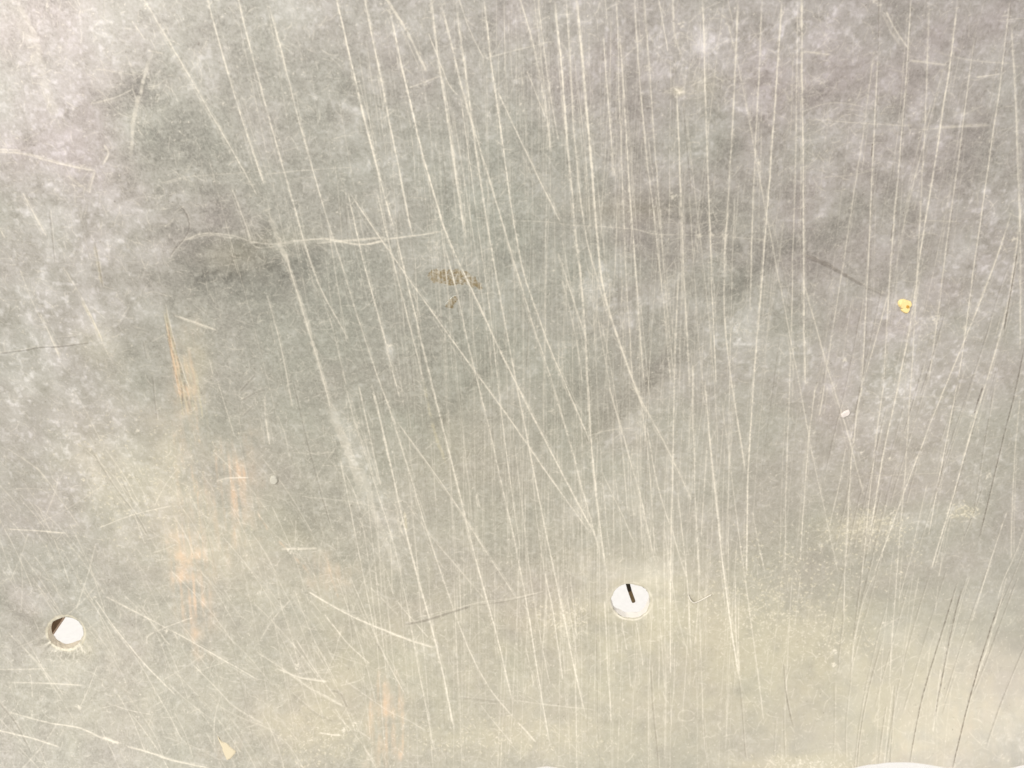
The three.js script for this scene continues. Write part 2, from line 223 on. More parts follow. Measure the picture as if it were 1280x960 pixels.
cut(.85, 1.9, 977, -6, 974, 55, 970, 120, 967, 160, 963, 200, 958, 260, 955, 300, 952, 350, 948, 400, 944, 440, 942, 480, 938, 530, 935, 580, 934, 640, 933, 722); fine(.65, 918, 240, 915, 290, 914, 350, 913, 400, 912, 480, 911, 550, 912, 600, 911, 660, 910, 722);
cut(.75, 1.7, 997, -6, 996, 60, 996, 120, 995, 180, 993, 240, 992, 300, 990, 350, 988, 420, 987, 480, 986, 530, 984, 580, 982, 640, 981, 722); cut(.95, 2.2, 1001, -6, 1003, 80, 1003, 160, 1004, 240, 1004, 360, 1005, 420, 1006, 484);
gouge(.55, 1.5, 1098, -4, 1097, 66); cut(.6, 1.8, 1092, 66, 1087, 110, 1082, 150, 1075, 190, 1066, 240, 1060, 290, 1053, 335, 1047, 370, 1040, 410, 1036, 440, 1030, 484); edged(.75, 1097, 66, 1095, 110, 1093, 150, 1090, 200, 1089, 240, 1087, 290, 1084, 340, 1083, 380, 1080, 430, 1076, 482);
gouge(.9, 1.7, 1090, 180, 1089, 196); cut(.7, 2, 1107, 15, 1120, 40, 1134, 60); edged(.75, 1138, -6, 1136, 45, 1134, 75, 1130, 130, 1126, 190, 1120, 240, 1115, 290, 1112, 340, 1110, 365, 1107, 420, 1104, 482); fine(.7, 1110, 368, 1105, 390, 1095, 430, 1083, 465, 1076, 484);
gouge(.85, 1.5, 1116, 280, 1113, 300); cut(.75, 1.8, 1161, -6, 1160, 60, 1158, 110, 1156, 160, 1153, 240, 1149, 285, 1145, 350, 1143, 400, 1140, 440, 1138, 480, 1134, 540, 1132, 580, 1132, 610, 1127, 660, 1122, 722, 1118, 770, 1114, 820, 1110, 862);
cut(.85, 2.4, 1197, -4, 1191, 55, 1186, 85, 1180, 130, 1172, 185, 1162, 240, 1153, 290, 1148, 330, 1143, 365, 1140, 400, 1134, 430, 1124, 470, 1112, 520, 1106, 560, 1100, 600, 1092, 640, 1085, 684); cut(.65, 1.5, 1179, 83, 1172, 115, 1164, 145, 1156, 170, 1148, 200, 1138, 240, 1130, 275, 1124, 308);
edged(.7, 1219, 40, 1213, 75, 1209, 110, 1204, 150, 1198, 200, 1192, 240, 1185, 280, 1180, 330, 1175, 370, 1172, 395, 1168, 425, 1162, 460, 1160, 482); edged(.85, 1262, -6, 1258, 55, 1251, 110, 1242, 160, 1236, 190, 1230, 240, 1224, 280, 1218, 325, 1213, 370, 1206, 405, 1205, 425, 1202, 450, 1196, 482);
cut(.75, 1.8, 1263, 28, 1266, 60, 1269, 105, 1272, 180, 1272, 240, 1276, 300, 1275, 380, 1274, 440); cut(.75, 1.6, 1266, 260, 1255, 305, 1240, 340, 1226, 375, 1213, 405, 1200, 435, 1187, 475, 1170, 510, 1155, 550, 1143, 580, 1135, 605, 1122, 640, 1110, 670, 1100, 700, 1091, 722);
cut(.7, 1.8, 1276, 258, 1272, 310, 1265, 360, 1258, 395, 1250, 420, 1243, 440, 1232, 480); gouge(.95, 1.7, 1272, 312, 1265, 352, 1258, 392, 1254, 416); gouge(.85, 1.6, 1282, 425, 1273, 478, 1262, 520, 1250, 575, 1240, 610, 1230, 645, 1222, 682);
// flat ones lying across
cut(.3, 2.6, 1134, 76, 1182, 82); cut(.25, 2, 1165, 63, 1190, 72, 1220, 77, 1262, 80); cut(.3, 3.4, 1176, 160, 1233, 157); cut(.4, 2, 1220, 97, 1248, 93); fine(.5, 1003, 140, 1030, 131, 1055, 130, 1080, 135); cut(.4, 2, 1005, 65, 1035, 69); fine(.4, 1250, 26, 1280, 24);
fine(.4, 1135, 163, 1176, 161); fine(.4, 1145, 276, 1195, 277); fine(.4, 1140, 296, 1160, 293, 1172, 295); fine(.4, 1010, 150, 1040, 150); fine(.35, 1030, 222, 1060, 220, 1090, 214); fine(.45, 1040, 152, 1140, 158);
fine(.4, 643, 277, 680, 278, 720, 282, 790, 287, 820, 293, 880, 295, 960, 300); cut(.3, 1.4, 320, 220, 380, 213, 440, 209); fine(.45, 511, 110, 530, 103, 550, 96); fine(.45, 605, 74, 640, 64, 690, 52); fine(.35, 860, 30, 880, 12, 900, 3); fine(.3, 830, 116, 870, 118); fine(.3, 200, 230, 230, 222, 280, 218, 330, 214);
cut(.4, 2, -4, 190, 30, 193, 60, 201, 90, 208, 120, 214); fine(.55, -4, 187, 25, 188); cut(.35, 2.2, 118, 214, 111, 241); cut(.3, 1.8, 83, 220, 110, 241); cut(.45, 3, 130, 182, 135, 192, 128, 206); wipe(BARE, 5, .38, 188, 66, 178, 95, 170, 130, 166, 155, 160, 205); wipe(BARE, 3, .35, 155, 68, 165, 90, 168, 105); fine(.5, 185, 64, 203, 68);
fine(.4, 120, 87, 168, 95); fine(.3, 115, 130, 145, 122, 165, 112); wipe(BARE, 16, .14, 12, -5, 35, 40, 55, 90, 65, 125, 75, 170); wipe(BARE, 7, .15, 20, -5, 45, 50, 50, 80); fine(.4, 165, 27, 180, 50); fine(.25, 155, 125, 120, 130);
cut(.4, 1.8, 229, 302, 245, 295, 262, 292, 290, 295, 315, 303, 340, 306, 365, 302); cut(.4, 2.4, 365, 302, 385, 300, 400, 299); cut(.6, 2.6, 398, 298, 415, 300, 432, 304, 455, 306, 478, 301); cut(.5, 2.4, 395, 304, 420, 302, 450, 300, 480, 297); cut(.45, 1.8, 478, 300, 510, 296, 535, 293, 553, 289); fine(.4, 235, 300, 262, 294, 290, 298);
gouge(.5, 2, 222, 256, 232, 268, 236, 284, 230, 298, 218, 312, 211, 323); gouge(.55, 2, -4, 443, 30, 439, 50, 435, 75, 434, 118, 428); gouge(.3, 1.6, 70, 424, 95, 422); gouge(.3, 1.5, 130, 421, 140, 413);
// left side
cut(.6, 1.7, 28, 242, 42, 268, 57, 295); fine(.45, 24, 337, 42, 382, 60, 415, 75, 450); cut(.5, 1.7, 50, 392, 62, 418, 74, 446); cut(.55, 1.8, 78, 333, 103, 375, 118, 405, 128, 428); wipe(WARM, 4, .8, 103, 375, 118, 405, 128, 428); fine(.3, 128, 428, 142, 455, 165, 480); gouge(.4, 2, 61, 262, 65, 300, 68, 330); gouge(.5, 2.6, 118, 303, 123, 330, 128, 360); wipe(WARM, 5, .6, 118, 303, 123, 330, 128, 360); fine(.5, -3, 282, 6, 298);
cut(.6, 1.7, 289, 236, 300, 265, 308, 285, 314, 306); fine(.4, 288, 310, 297, 342); cut(.5, 2.4, 218, 395, 245, 404, 270, 413); gouge(.25, 4, 214, 392, 228, 402); fine(.35, 190, 427, 205, 419); gouge(.4, 1.6, 178, 427, 183, 450); gouge(.35, 1.8, 190, 470, 193, 500, 196, 526); gouge(.3, 1.5, 149, 408, 163, 385); gouge(.35, 2, 300, 490, 318, 470); gouge(.35, 2, 300, 502, 322, 490); gouge(.35, 2, 304, 520, 316, 508);
for (let k = 0; k < 9; k++) { const o = (rnd() - 0.5) * 9; wipe(k % 3 ? WARM : DARK, 1.6 + rnd() * 1.6, k % 3 ? 1.2 : .5, 205 + o * .4, 375 + rnd() * 20, 212 + o * .6, 420, 222 + o, 465, 233 + o * 1.6, 505 + rnd() * 26); }
for (let k = 0; k < 12; k++) { const o = (rnd() - .5) * 12; wipe(RUST, 1.4 + 2 * rnd(), .3 + .3 * rnd(), 207 + o * .4, 385 + rnd() * 40, 214 + o * .6, 430, 223 + o, 470, 235 + o * 1.6, 500 + rnd() * 34); }
for (let k = 0; k < 4; k++) wipe(WARM, 2, .9, 228 + k * 4, 440 + k * 6, 236 + k * 4, 480, 246 + k * 3, 525); cut(.55, 1.4, 207, 380, 213, 410, 219, 445, 228, 470, 236, 485); fine(.5, 262, 450, 266, 468);
for (let k = 0; k < 26; k++) { const x = 212 + rnd() * 44, y = 430 + rnd() * 230, l = 60 + rnd() * 130; wipe(k % 3 ? RUST : WARM, 1.5 + 3 * rnd(), .12 + .16 * rnd(), x, y, x + l * .06, y + l * .5, x + l * .1, y + l); }
for (let k = 0; k < 14; k++) { const x = 262 + rnd() * 46, y = 540 + rnd() * 60, l = 50 + rnd() * 70; wipe(RUST, 1.5 + 3 * rnd(), .12 + .14 * rnd(), x, y, x + 1, y + l * .5, x + 3, y + l); }
for (let k = 0; k < 14; k++) { const x = 462 + rnd() * 46, y = 830 + rnd() * 50, l = 40 + rnd() * 70; wipe(RUST, 1.5 + 3 * rnd(), .12 + .14 * rnd(), x, y, x - 2, y + l * .5, x - 3, y + l); }
fine(.35, 8, 560, 50, 590, 75, 625, 100, 660); wipe(BARE, 3, .3, 20, 565, 50, 590, 60, 610); fine(.35, 90, 485, 105, 510, 115, 530, 125, 550); fine(.4, 272, 480, 285, 520, 293, 545); gouge(.35, 1.4, 113, 562, 140, 605, 170, 645, 184, 670); gouge(.3, 1.4, 150, 597, 168, 635); cut(.55, 1.9, 10, 662, 50, 664, 80, 667); fine(.4, 20, 611, 50, 612, 62, 620); cut(.5, 1.8, 270, 602, 285, 598, 310, 597); fine(.35, 119, 680, 108, 722, 95, 762); fine(.4, -3, 605, 20, 630); fine(.4, -3, 645, 20, 690, 40, 735); fine(.35, 30, 645, 55, 680, 75, 715);
cut(.5, 2.2, 330, 498, 333, 530, 337, 556); fine(.35, 346, 520, 356, 545, 362, 575); gouge(.5, 1.2, 366, 476, 375, 520, 383, 555, 392, 590, 400, 615, 408, 642, 416, 668);
fine(.45, 40, 722, 55, 743, 73, 768); gouge(.3, 1.4, 48, 735, 60, 750, 74, 768); fine(.55, 117, 748, 130, 775, 150, 795, 175, 825, 190, 845, 220, 870); cut(.55, 1.6, 130, 745, 165, 765, 205, 780, 230, 800, 265, 815, 300, 835, 322, 850); fine(.6, 240, 772, 205, 785, 185, 795, 183, 806); cut(.35, 1.5, 8, 853, 50, 854, 105, 857); fine(.35, -4, 837, 60, 836);
cut(.5, 1.7, 10, 890, 60, 903, 100, 910, 130, 923, 148, 928); cut(.55, 2.2, 130, 921, 148, 928); cut(.55, 2, 160, 932, 190, 940, 215, 948, 262, 957); cut(.4, 2, -4, 912, 40, 922, 75, 933); fine(.45, 122, 832, 110, 862, 98, 888); gouge(.3, 3, -4, 876, 20, 905, 40, 942); fine(.35, 170, 758, 170, 792); fine(.4, 240, 830, 275, 865, 292, 882, 330, 905); fine(.3, 160, 870, 190, 912, 205, 945); fine(.3, 125, 885, 150, 880, 185, 872); fine(.3, 205, 850, 235, 832, 260, 815); fine(.3, 198, 870, 215, 900, 228, 925); fine(.3, 275, 872, 268, 900, 268, 930);
// middle band
wipe(BARE, 7, .34, 322, 240, 340, 280, 356, 315, 365, 350, 378, 390, 386, 420, 397, 450, 408, 480, 412, 510, 420, 530); cut(.55, 1.8, 356, 315, 365, 350, 378, 390, 386, 420, 397, 450, 408, 482, 413, 512); wipe(BARE, 12, .25, 408, 500, 420, 530, 432, 555, 445, 590, 455, 620); wipe(BARE, 8, .22, 445, 570, 465, 630, 480, 670, 497, 722);
fine(.45, 410, 285, 420, 350, 428, 395, 433, 428); cut(.8, 1.9, 434, 240, 441, 275, 448, 305, 455, 335, 464, 365, 473, 395, 481, 425, 488, 455, 495, 482, 500, 500); cut(.85, 1.7, 433, 236, 465, 285, 490, 320, 510, 350, 545, 395, 575, 440, 600, 475, 620, 500, 638, 525, 660, 560, 690, 600, 710, 630, 725, 655, 738, 669);
cut(.6, 1.8, 470, 238, 477, 270, 484, 300, 492, 330, 500, 365, 508, 400, 518, 430, 525, 450, 530, 480); cut(.65, 1.8, 492, 285, 498, 310, 505, 340, 513, 370, 520, 405, 530, 440, 538, 480, 547, 510, 555, 540, 562, 570, 570, 605, 577, 630, 583, 655, 590, 690, 600, 720, 612, 760, 622, 800, 632, 840, 640, 878);
cut(.65, 1.7, 553, 300, 562, 325, 569, 355, 575, 385, 582, 420, 589, 450, 597, 480, 605, 510, 612, 540, 620, 575, 627, 610, 636, 645, 645, 690, 655, 722, 662, 780, 668, 820, 675, 865, 680, 895, 688, 932); cut(.55, 1.8, 333, 368, 345, 400, 352, 430, 360, 480, 366, 510); fine(.5, 405, 380, 416, 415, 425, 450, 432, 482);
cut(.6, 1.6, 430, 480, 438, 515, 445, 540, 455, 575, 470, 610, 480, 640, 490, 670, 500, 700, 508, 760, 520, 820, 528, 870, 535, 905, 545, 945); cut(.55, 1.5, 448, 480, 456, 515, 463, 550, 470, 585, 476, 608); cut(.8, 2.1, 463, 478, 472, 515, 482, 555, 490, 590, 496, 620, 502, 650, 508, 675, 515, 700, 525, 735, 535, 765, 545, 810, 555, 850, 563, 880, 568, 915);
cut(.7, 1.8, 475, 480, 485, 510, 497, 540, 505, 570, 515, 600, 522, 630, 530, 655, 540, 685, 550, 718, 565, 760, 580, 800, 590, 830, 600, 855, 620, 875, 642, 897); cut(.6, 1.5, 497, 528, 520, 560, 545, 595, 570, 630, 585, 650, 600, 685, 620, 710, 645, 748); cut(.5, 1.4, 425, 575, 432, 610, 440, 650, 447, 690, 453, 722, 462, 770, 470, 800);
fine(.5, 508, 630, 520, 655, 540, 675, 555, 690, 582, 720, 605, 750); cut(.7, 2.2, 596, 617, 595, 625, 597, 634); fine(.4, 370, 650, 368, 692); cut(.28, 3, 352, 687, 395, 686); fine(.45, 320, 640, 345, 670, 370, 690, 395, 722); wipe(RUST, 3, .35, 310, 625, 340, 670, 395, 725); wipe(RUST, 3, .3, 405, 690, 420, 740, 432, 760); fine(.45, 420, 720, 435, 755, 445, 790, 455, 820, 470, 880); fine(.45, 345, 722, 352, 760, 365, 800, 373, 832); fine(.45, 368, 738, 378, 775, 390, 805, 407, 840, 422, 856);
wipe(BARE, 3, .5, 510, 640, 500, 660, 508, 672); wipe(WARM, 3, .9, 505, 640, 508, 665); wipe(WARM, 4, .5, 525, 470, 535, 510, 545, 550, 560, 590); cut(.4, 1.5, 580, 570, 585, 600, 588, 620);
// lower middle
cut(.65, 1.8, 384, 739, 420, 760, 460, 780, 510, 800, 542, 810); fine(.55, 405, 768, 430, 800, 450, 820, 462, 830); cut(.55, 1.5, 437, 720, 455, 765, 465, 790, 475, 815, 490, 840, 506, 868); fine(.55, 463, 735, 483, 755, 497, 770); fine(.55, 483, 720, 495, 750, 515, 775, 535, 798);
gouge(.55, 3, 505, 781, 530, 776, 560, 767, 590, 758); gouge(.25, 2, 590, 758, 640, 751, 680, 741); fine(.4, 520, 772, 560, 763, 600, 753, 640, 748, 675, 740); cut(.5, 1.6, 320, 815, 350, 835, 390, 862, 430, 884); cut(.5, 1.7, 345, 835, 375, 847, 408, 852); fine(.45, 430, 850, 480, 885, 510, 900, 532, 912); gouge(.35, 4, 412, 864, 424, 866, 434, 884); gouge(.22, 4, 362, 866, 395, 892, 420, 902); fine(.5, 370, 800, 395, 840, 420, 872); fine(.45, 325, 800, 345, 770, 372, 742); fine(.3, 425, 857, 450, 850, 455, 845); wipe(WARM, 3, .3, 395, 880, 405, 910, 402, 945); gouge(.3, 2.4, 470, 805, 478, 818); fine(.4, 445, 910, 462, 922); cut(.5, 2.6, 400, 915, 420, 918, 424, 917); fine(.4, 555, 850, 560, 900); gouge(.2, 4, 575, 872, 600, 875, 630, 878); fine(.4, 600, 880, 620, 905, 640, 928); cut(.45, 2, 647, 902, 658, 913, 669, 925);
fine(.55, 680, 715, 690, 760, 697, 810, 703, 850); fine(.5, 640, 530, 643, 560, 650, 610, 653, 640, 656, 680, 661, 722, 672, 790, 680, 830, 688, 860); fine(.45, 657, 810, 667, 857); fine(.5, 665, 590, 668, 620, 672, 660, 680, 716); fine(.35, 690, 855, 702, 872); fine(.3, 640, 875, 700, 882, 745, 886); fine(.5, 713, 720, 718, 770, 721, 800);
fine(.5, 755, 750, 758, 810, 761, 860, 763, 902); fine(.5, 769, 778, 771, 816); fine(.45, 777, 778, 783, 812); fine(.5, 795, 778, 800, 812, 803, 832); fine(.4, 786, 828, 788, 858); fine(.4, 797, 830, 798, 856); gouge(.4, 1.6, 813, 830, 815, 880, 820, 930, 821, 962); gouge(.3, 1.5, 836, 860, 837, 907);
// the sheaf above the middle hole
fine(.5, 702, 298, 707, 330, 715, 365, 722, 400, 730, 442); cut(.65, 1.6, 697, 316, 705, 345, 714, 370, 725, 400, 735, 432); fine(.5, 702, 350, 714, 375, 718, 410, 724, 450, 728, 482); fine(.55, 745, 380, 752, 440, 758, 480, 770, 520, 778, 545); fine(.55, 750, 400, 762, 440, 768, 480, 775, 530, 778, 560, 780, 600, 784, 642); cut(.7, 1.7, 760, 480, 770, 520, 778, 545, 790, 575, 798, 610, 805, 640, 815, 690, 818, 702);
fine(.55, 752, 590, 768, 625, 780, 650, 791, 678); cut(.6, 1.5, 795, 540, 797, 590, 800, 630, 803, 695); cut(.6, 1.6, 788, 478, 805, 515, 830, 550, 845, 580, 855, 605, 864, 627); fine(.6, 808, 535, 815, 580, 820, 610, 828, 640, 837, 657); cut(.8, 1.8, 848, 338, 845, 400, 844, 440, 840, 480, 843, 520, 842, 560, 840, 610, 838, 670, 840, 722, 838, 850); fine(.55, 800, 495, 810, 550, 817, 600, 818, 660, 818, 694);
fine(.5, 800, 380, 806, 440, 812, 500); cut(.85, 1.8, 865, 455, 866, 520, 868, 580, 869, 640, 871, 680, 873, 722); cut(.85, 1.8, 880, 478, 885, 525, 890, 570, 895, 630, 900, 680, 905, 722, 910, 770, 917, 810, 924, 850); fine(.6, 902, 500, 910, 550, 915, 590, 918, 640, 925, 690, 932, 722, 936, 760, 944, 810, 950, 860, 954, 902); fine(.5, 883, 558, 880, 610, 876, 672); fine(.55, 845, 600, 850, 650, 855, 690, 860, 722, 865, 760, 863, 812); fine(.5, 838, 658, 850, 700, 858, 722); fine(.5, 940, 640, 948, 680, 956, 716); fine(.45, 830, 660, 835, 700, 840, 760, 850, 790, 862, 824); fine(.5, 873, 720, 872, 760, 868, 806);
fine(.4, 874, 760, 877, 850, 878, 900, 882, 950); gouge(.3, 1.4, 878, 895, 882, 955); gouge(.4, 1.4, 922, 845, 926, 880, 930, 945); fine(.45, 918, 720, 920, 800, 924, 840); fine(.45, 820, 720, 822, 760); fine(.4, 708, 745, 716, 790, 722, 830); fine(.5, 735, 480, 738, 545, 742, 600); fine(.35, 824, 775, 828, 820, 830, 860); fine(.4, 768, 595, 775, 650, 778, 700); fine(.45, 790, 560, 788, 610, 792, 650); fine(.4, 735, 545, 760, 538, 790, 535); fine(.45, 740, 548, 752, 538);
// right side, lower half
cut(.7, 1.6, 1019, 480, 1014, 520, 1010, 545, 1007, 600, 1005, 650, 1000, 702); cut(.7, 1.6, 1003, 350, 1015, 390, 1024, 430, 1035, 465, 1050, 515, 1058, 535, 1065, 562, 1068, 578, 1074, 600, 1079, 618); gouge(.6, 1.5, 1076, 482, 1069, 515, 1065, 562); cut(.6, 1.5, 1030, 482, 1024, 520); fine(.55, 1057, 560, 1050, 600, 1042, 635, 1037, 657); cut(.65, 1.5, 1066, 545, 1064, 620, 1060, 670, 1055, 722, 1054, 770); gouge(.4, 1.4, 1054, 720, 1053, 770, 1050, 800, 1046, 842); cut(.7, 1.6, 1077, 484, 1070, 520, 1066, 555);
edged(.7, 1104, 480, 1098, 520, 1094, 560, 1090, 600, 1085, 640, 1080, 690, 1077, 722); gouge(.5, 1.5, 1083, 655, 1079, 690, 1077, 720, 1073, 760, 1066, 800); gouge(.25, 1.3, 1064, 800, 1062, 850, 1055, 900, 1052, 942); fine(.4, 1092, 720, 1080, 750, 1070, 790, 1064, 830); edged(.75, 1196, 480, 1190, 510, 1185, 540, 1178, 580, 1172, 610, 1165, 645, 1160, 672); edged(.8, 1232, 478, 1222, 510, 1213, 545, 1203, 580, 1195, 610, 1186, 640, 1177, 670, 1164, 712);
gouge(.9, 2.2, 1228, 484, 1222, 502, 1217, 518); gouge(.4, 1.8, 1242, 480, 1237, 520, 1230, 570, 1223, 600, 1215, 652); cut(.6, 1.6, 1275, 495, 1270, 560, 1267, 600, 1266, 650, 1264, 702); fine(.55, 1258, 640, 1245, 680, 1235, 720, 1222, 750, 1214, 778); fine(.6, 1282, 655, 1270, 690, 1255, 722, 1246, 750); fine(.55, 1158, 605, 1152, 640, 1145, 680, 1137, 722, 1122, 752); gouge(.25, 1.3, 1042, 850, 1040, 910, 1037, 942); fine(.35, 1000, 720, 993, 782);
gouge(.55, 1.7, 979, 828, 981, 860, 986, 890, 990, 906); gouge(.3, 1.3, 986, 832, 980, 852); gouge(.3, 1.3, 978, 880, 978, 942); gouge(.22, 1.3, 968, 895, 964, 940); gouge(.4, 1.3, 1162, 716, 1150, 760, 1140, 790, 1130, 820, 1119, 858, 1110, 900, 1100, 946); gouge(.4, 1.6, 1118, 855, 1112, 905, 1104, 952); gouge(.45, 1.5, 1106, 880, 1096, 925, 1089, 953); fine(.45, 1148, 720, 1138, 780, 1126, 840); fine(.45, 1115, 855, 1107, 905, 1098, 948);
gouge(.75, 2, 1197, 726, 1186, 775, 1172, 815, 1155, 857, 1147, 875, 1138, 910, 1128, 948); gouge(.75, 2, 1202, 735, 1190, 790, 1180, 830, 1172, 866, 1165, 898); fine(.5, 1212, 720, 1200, 765, 1186, 815, 1174, 850, 1166, 892); gouge(.35, 1.4, 1192, 842, 1183, 868, 1175, 890); fine(.45, 1175, 835, 1168, 880, 1162, 910); gouge(.8, 2.1, 1254, 738, 1240, 785, 1225, 830, 1214, 853, 1205, 890, 1193, 920, 1177, 955); fine(.6, 1258, 722, 1244, 775, 1228, 825, 1216, 850);
gouge(.55, 1.5, 1272, 720, 1258, 770, 1240, 812, 1226, 842, 1212, 870); gouge(.55, 1.6, 1284, 798, 1265, 840, 1250, 875, 1238, 896, 1225, 927); fine(.4, 1190, 640, 1180, 690, 1172, 722); fine(.35, 1158, 845, 1162, 812, 1170, 790); gouge(.62, 5, 1003, 319, 1030, 330, 1050, 341, 1080, 358); gouge(.36, 5, 1080, 358, 1108, 371); fine(.4, 1095, 838, 1110, 828, 1126, 820); fine(.3, 1096, 790, 1110, 780, 1125, 772); fine(.3, 1075, 595, 1125, 594, 1175, 592); fine(.3, 1010, 664, 1060, 663, 1130, 663); fine(.3, 1060, 496, 1120, 497, 1180, 496);
for (let k = 0; k < 26; k++) { const x = 1060 + rnd() * 240, y = 330 + rnd() * 480, l = 60 + rnd() * 190, m = -(0.16 + (x - 1060) / 240 * 0.18 + y / 960 * 0.08); gouge(.25 + .4 * rnd() * rnd(), 1.1 + .5 * rnd(), x, y, x + m * l * .5, y + l * .5, x + m * l + (rnd() - .5) * 6, y + l); }
for (const [x, y, a] of [[947, 203, 4], [848, 115, 5], [1168, 398, 6], [1205, 410, 4], [1056, 450, 3], [486, 433, 5], [690, 514, 4], [1265, 300, 4], [1078, 566, 3], [873, 294, 4], [888, 293, 4], [905, 297, 4], [173, 537, 4], [1112, 573, 3], [1235, 593, 5], [1115, 640, 4], [1218, 520, 4], [842, 245, 4], [373, 833, 5], [99, 884, 4], [117, 748, 3], [207, 790, 3], [1105, 780, 3], [1041, 813, 4], [1042, 832, 4], [430, 912, 3], [850, 30, 4], [1094, 4, 5], [443, 905, 3], [360, 688, 4], [375, 686, 5]]) for (let k = 0; k < 2 + a; k++) {
  const [tx, ty] = toTex(x + (rnd() + rnd() - 1) * a, y + (rnd() + rnd() - 1) * a), b = rnd() * 6.3, l = 1 + rnd() * 3;
  stroke(BARE, [[tx, ty], [tx + l * Math.cos(b), ty + l * Math.sin(b)]], 1.5 + rnd(), 0.3 + 0.4 * rnd(), { fade: 0, rag: 0.2 });
}
// small swept rings and scuffs
{ const ring = []; for (let k = 0; k <= 24; k++) ring.push(857 + 10 * Math.cos(k * 0.262), 893 + 6.5 * Math.sin(k * 0.262)); fine(.28, ...ring); }
for (const [x, y, n, r] of [[740, 360, 60, 26], [745, 420, 40, 30], [920, 410, 90, 50], [430, 545, 80, 34], [470, 640, 80, 40], [850, 80, 80, 40], [1010, 160, 90, 60], [1180, 400, 50, 40], [1080, 170, 50, 60], [560, 300, 40, 40], [340, 290, 70, 40], [810, 510, 50, 36], [300, 480, 60, 50], [1000, 60, 90, 60], [890, 300, 70, 50], [150, 260, 70, 80], [410, 700, 60, 40], [600, 760, 60, 70], [350, 870, 60, 60], [170, 110, 50, 50], [700, 770, 60, 40], [880, 110, 50, 40], [80, 815, 40, 24], [420, 380, 60, 60]])
  for (let k = 0; k < n; k++) {                        // clusters of hair-fine scuffs
    const a = rnd() * 6.3, d = r * Math.sqrt(rnd()), [tx, ty] = toTex(x + d * Math.cos(a), y + d * Math.sin(a)), b = rnd() * 6.3, l = 5 + rnd() * 20, c = b + (rnd() - 0.5) * 1.6;
    stroke(BARE, [[tx, ty], [tx + l * 0.5 * Math.cos(b), ty + l * 0.5 * Math.sin(b)], [tx + l * 0.5 * (Math.cos(b) + Math.cos(c)), ty + l * 0.5 * (Math.sin(b) + Math.sin(c))]], 0.9, 0.16 + rnd() * 0.26, { rag: 0.4 });
  }
for (let k = 0; k < 42000; k++) {                      // hairlines over the whole sheet
  const x = rnd() * TW, y = rnd() * TH, b = rnd() * 6.3, l = 3 + rnd() * rnd() * 26, c = b + (rnd() - 0.5) * 1.2, bright = rnd() < 0.7;
  stroke(bright ? BARE : DARK, [[x, y], [x + l * 0.5 * Math.cos(b), y + l * 0.5 * Math.sin(b)], [x + l * 0.5 * (Math.cos(b) + Math.cos(c)), y + l * 0.5 * (Math.sin(b) + Math.sin(c))]], 0.8 + rnd() * 0.5, (bright ? 0.42 : 0.2) * (0.3 + rnd() * 0.7), { rag: 0.3, fade: 0.2 });
}
for (let k = 0; k < 760; k++) {                        // long faint straight ones in the same fan
  const x = k < 540 ? 380 + 620 * (rnd() + rnd()) / 2 + 60 * (rnd() - 0.5) : 150 + rnd() * 1130, y = rnd() * 880 - 60, l = 70 + rnd() * rnd() * 520, lean = (690 - (x + 0.1 * y * (x < 690 ? 1 : -1))) / (x < 690 ? 1750 : 2500) + (rnd() - 0.5) * 0.09;
  if (x < 260 && rnd() < 0.5) continue;
  const p = [toTex(x, y), toTex(x + lean * l * 0.5, y + l * 0.5), toTex(x + lean * l * 0.97 + (rnd() - 0.5) * 5, y + l)], s = localScale(x, y + l / 2);
  stroke(rnd() < 0.9 ? BARE : DARK, p, (0.7 + 0.7 * rnd()) * s, 0.14 + 0.5 * rnd() * rnd(), { rag: 0.55, wobble: 0.35, fade: 0.15 });
}
for (let k = 0; k < 150; k++) {                        // criss-cross rubbing low on the left
  const x = rnd() * 460, y = 560 + rnd() * 390, l = 25 + rnd() * 110, a = (rnd() < 0.7 ? 0.75 + rnd() * 0.4 : rnd() * 6.3);
  fine(0.12 + rnd() * 0.24, x, y, x + l * 0.5 * Math.cos(a), y + l * 0.5 * Math.sin(a), x + l * Math.cos(a + 0.06), y + l * Math.sin(a + 0.06));
}
for (let k = 0; k < 17000; k++) {                       // pits and specks
  const i = Math.floor(rnd() * TW), j = Math.floor(rnd() * TH), v = 0.25 + 0.75 * rnd() * rnd(), r = rnd() < 0.1 ? 1.3 : 0.7;
  stroke(rnd() < 0.85 ? BARE : DARK, [[i, j], [i + rnd() * 1.5, j + rnd() * 1.5]], r * 1.5, v * 0.75, { rag: 0, fade: 0, wobble: 0 });
}
for (const [cx, cy, rx, ry, n] of [[1085, 660, 60, 30, 190], [1205, 640, 24, 14, 60], [950, 770, 110, 60, 420], [1000, 948, 80, 10, 190], [1050, 800, 60, 40, 120], [700, 770, 46, 26, 120], [1020, 700, 160, 60, 200], [620, 920, 160, 30, 160], [400, 920, 60, 40, 140], [180, 600, 140, 100, 260]])
  for (let k = 0; k < n; k++) {                        // gold-tinged grit
    const [x, y] = toTex(cx + (rnd() + rnd() - 1) * rx, cy + (rnd() + rnd() - 1) * ry), e = [x + (rnd() - 0.5) * 6, y + (rnd() - 0.5) * 5], v = rnd();
    stroke(BARE, [[x, y], e], 1.2, 0.2 + 0.4 * v, { fade: 0, rag: 0.2 }); stroke(WARM, [[x, y], e], 1.8, 0.7, { fade: 0, rag: 0.2 });
  }
for (let k = 0; k < 40; k++) { const [x, y] = toTex(62 + rnd() * 52, 812 + rnd() * 12); stroke(rnd() < .5 ? DARK : BARE, [[x, y], [x + rnd() * 4, y + rnd() * 9]], 1.6, .3, { fade: 0 }); }

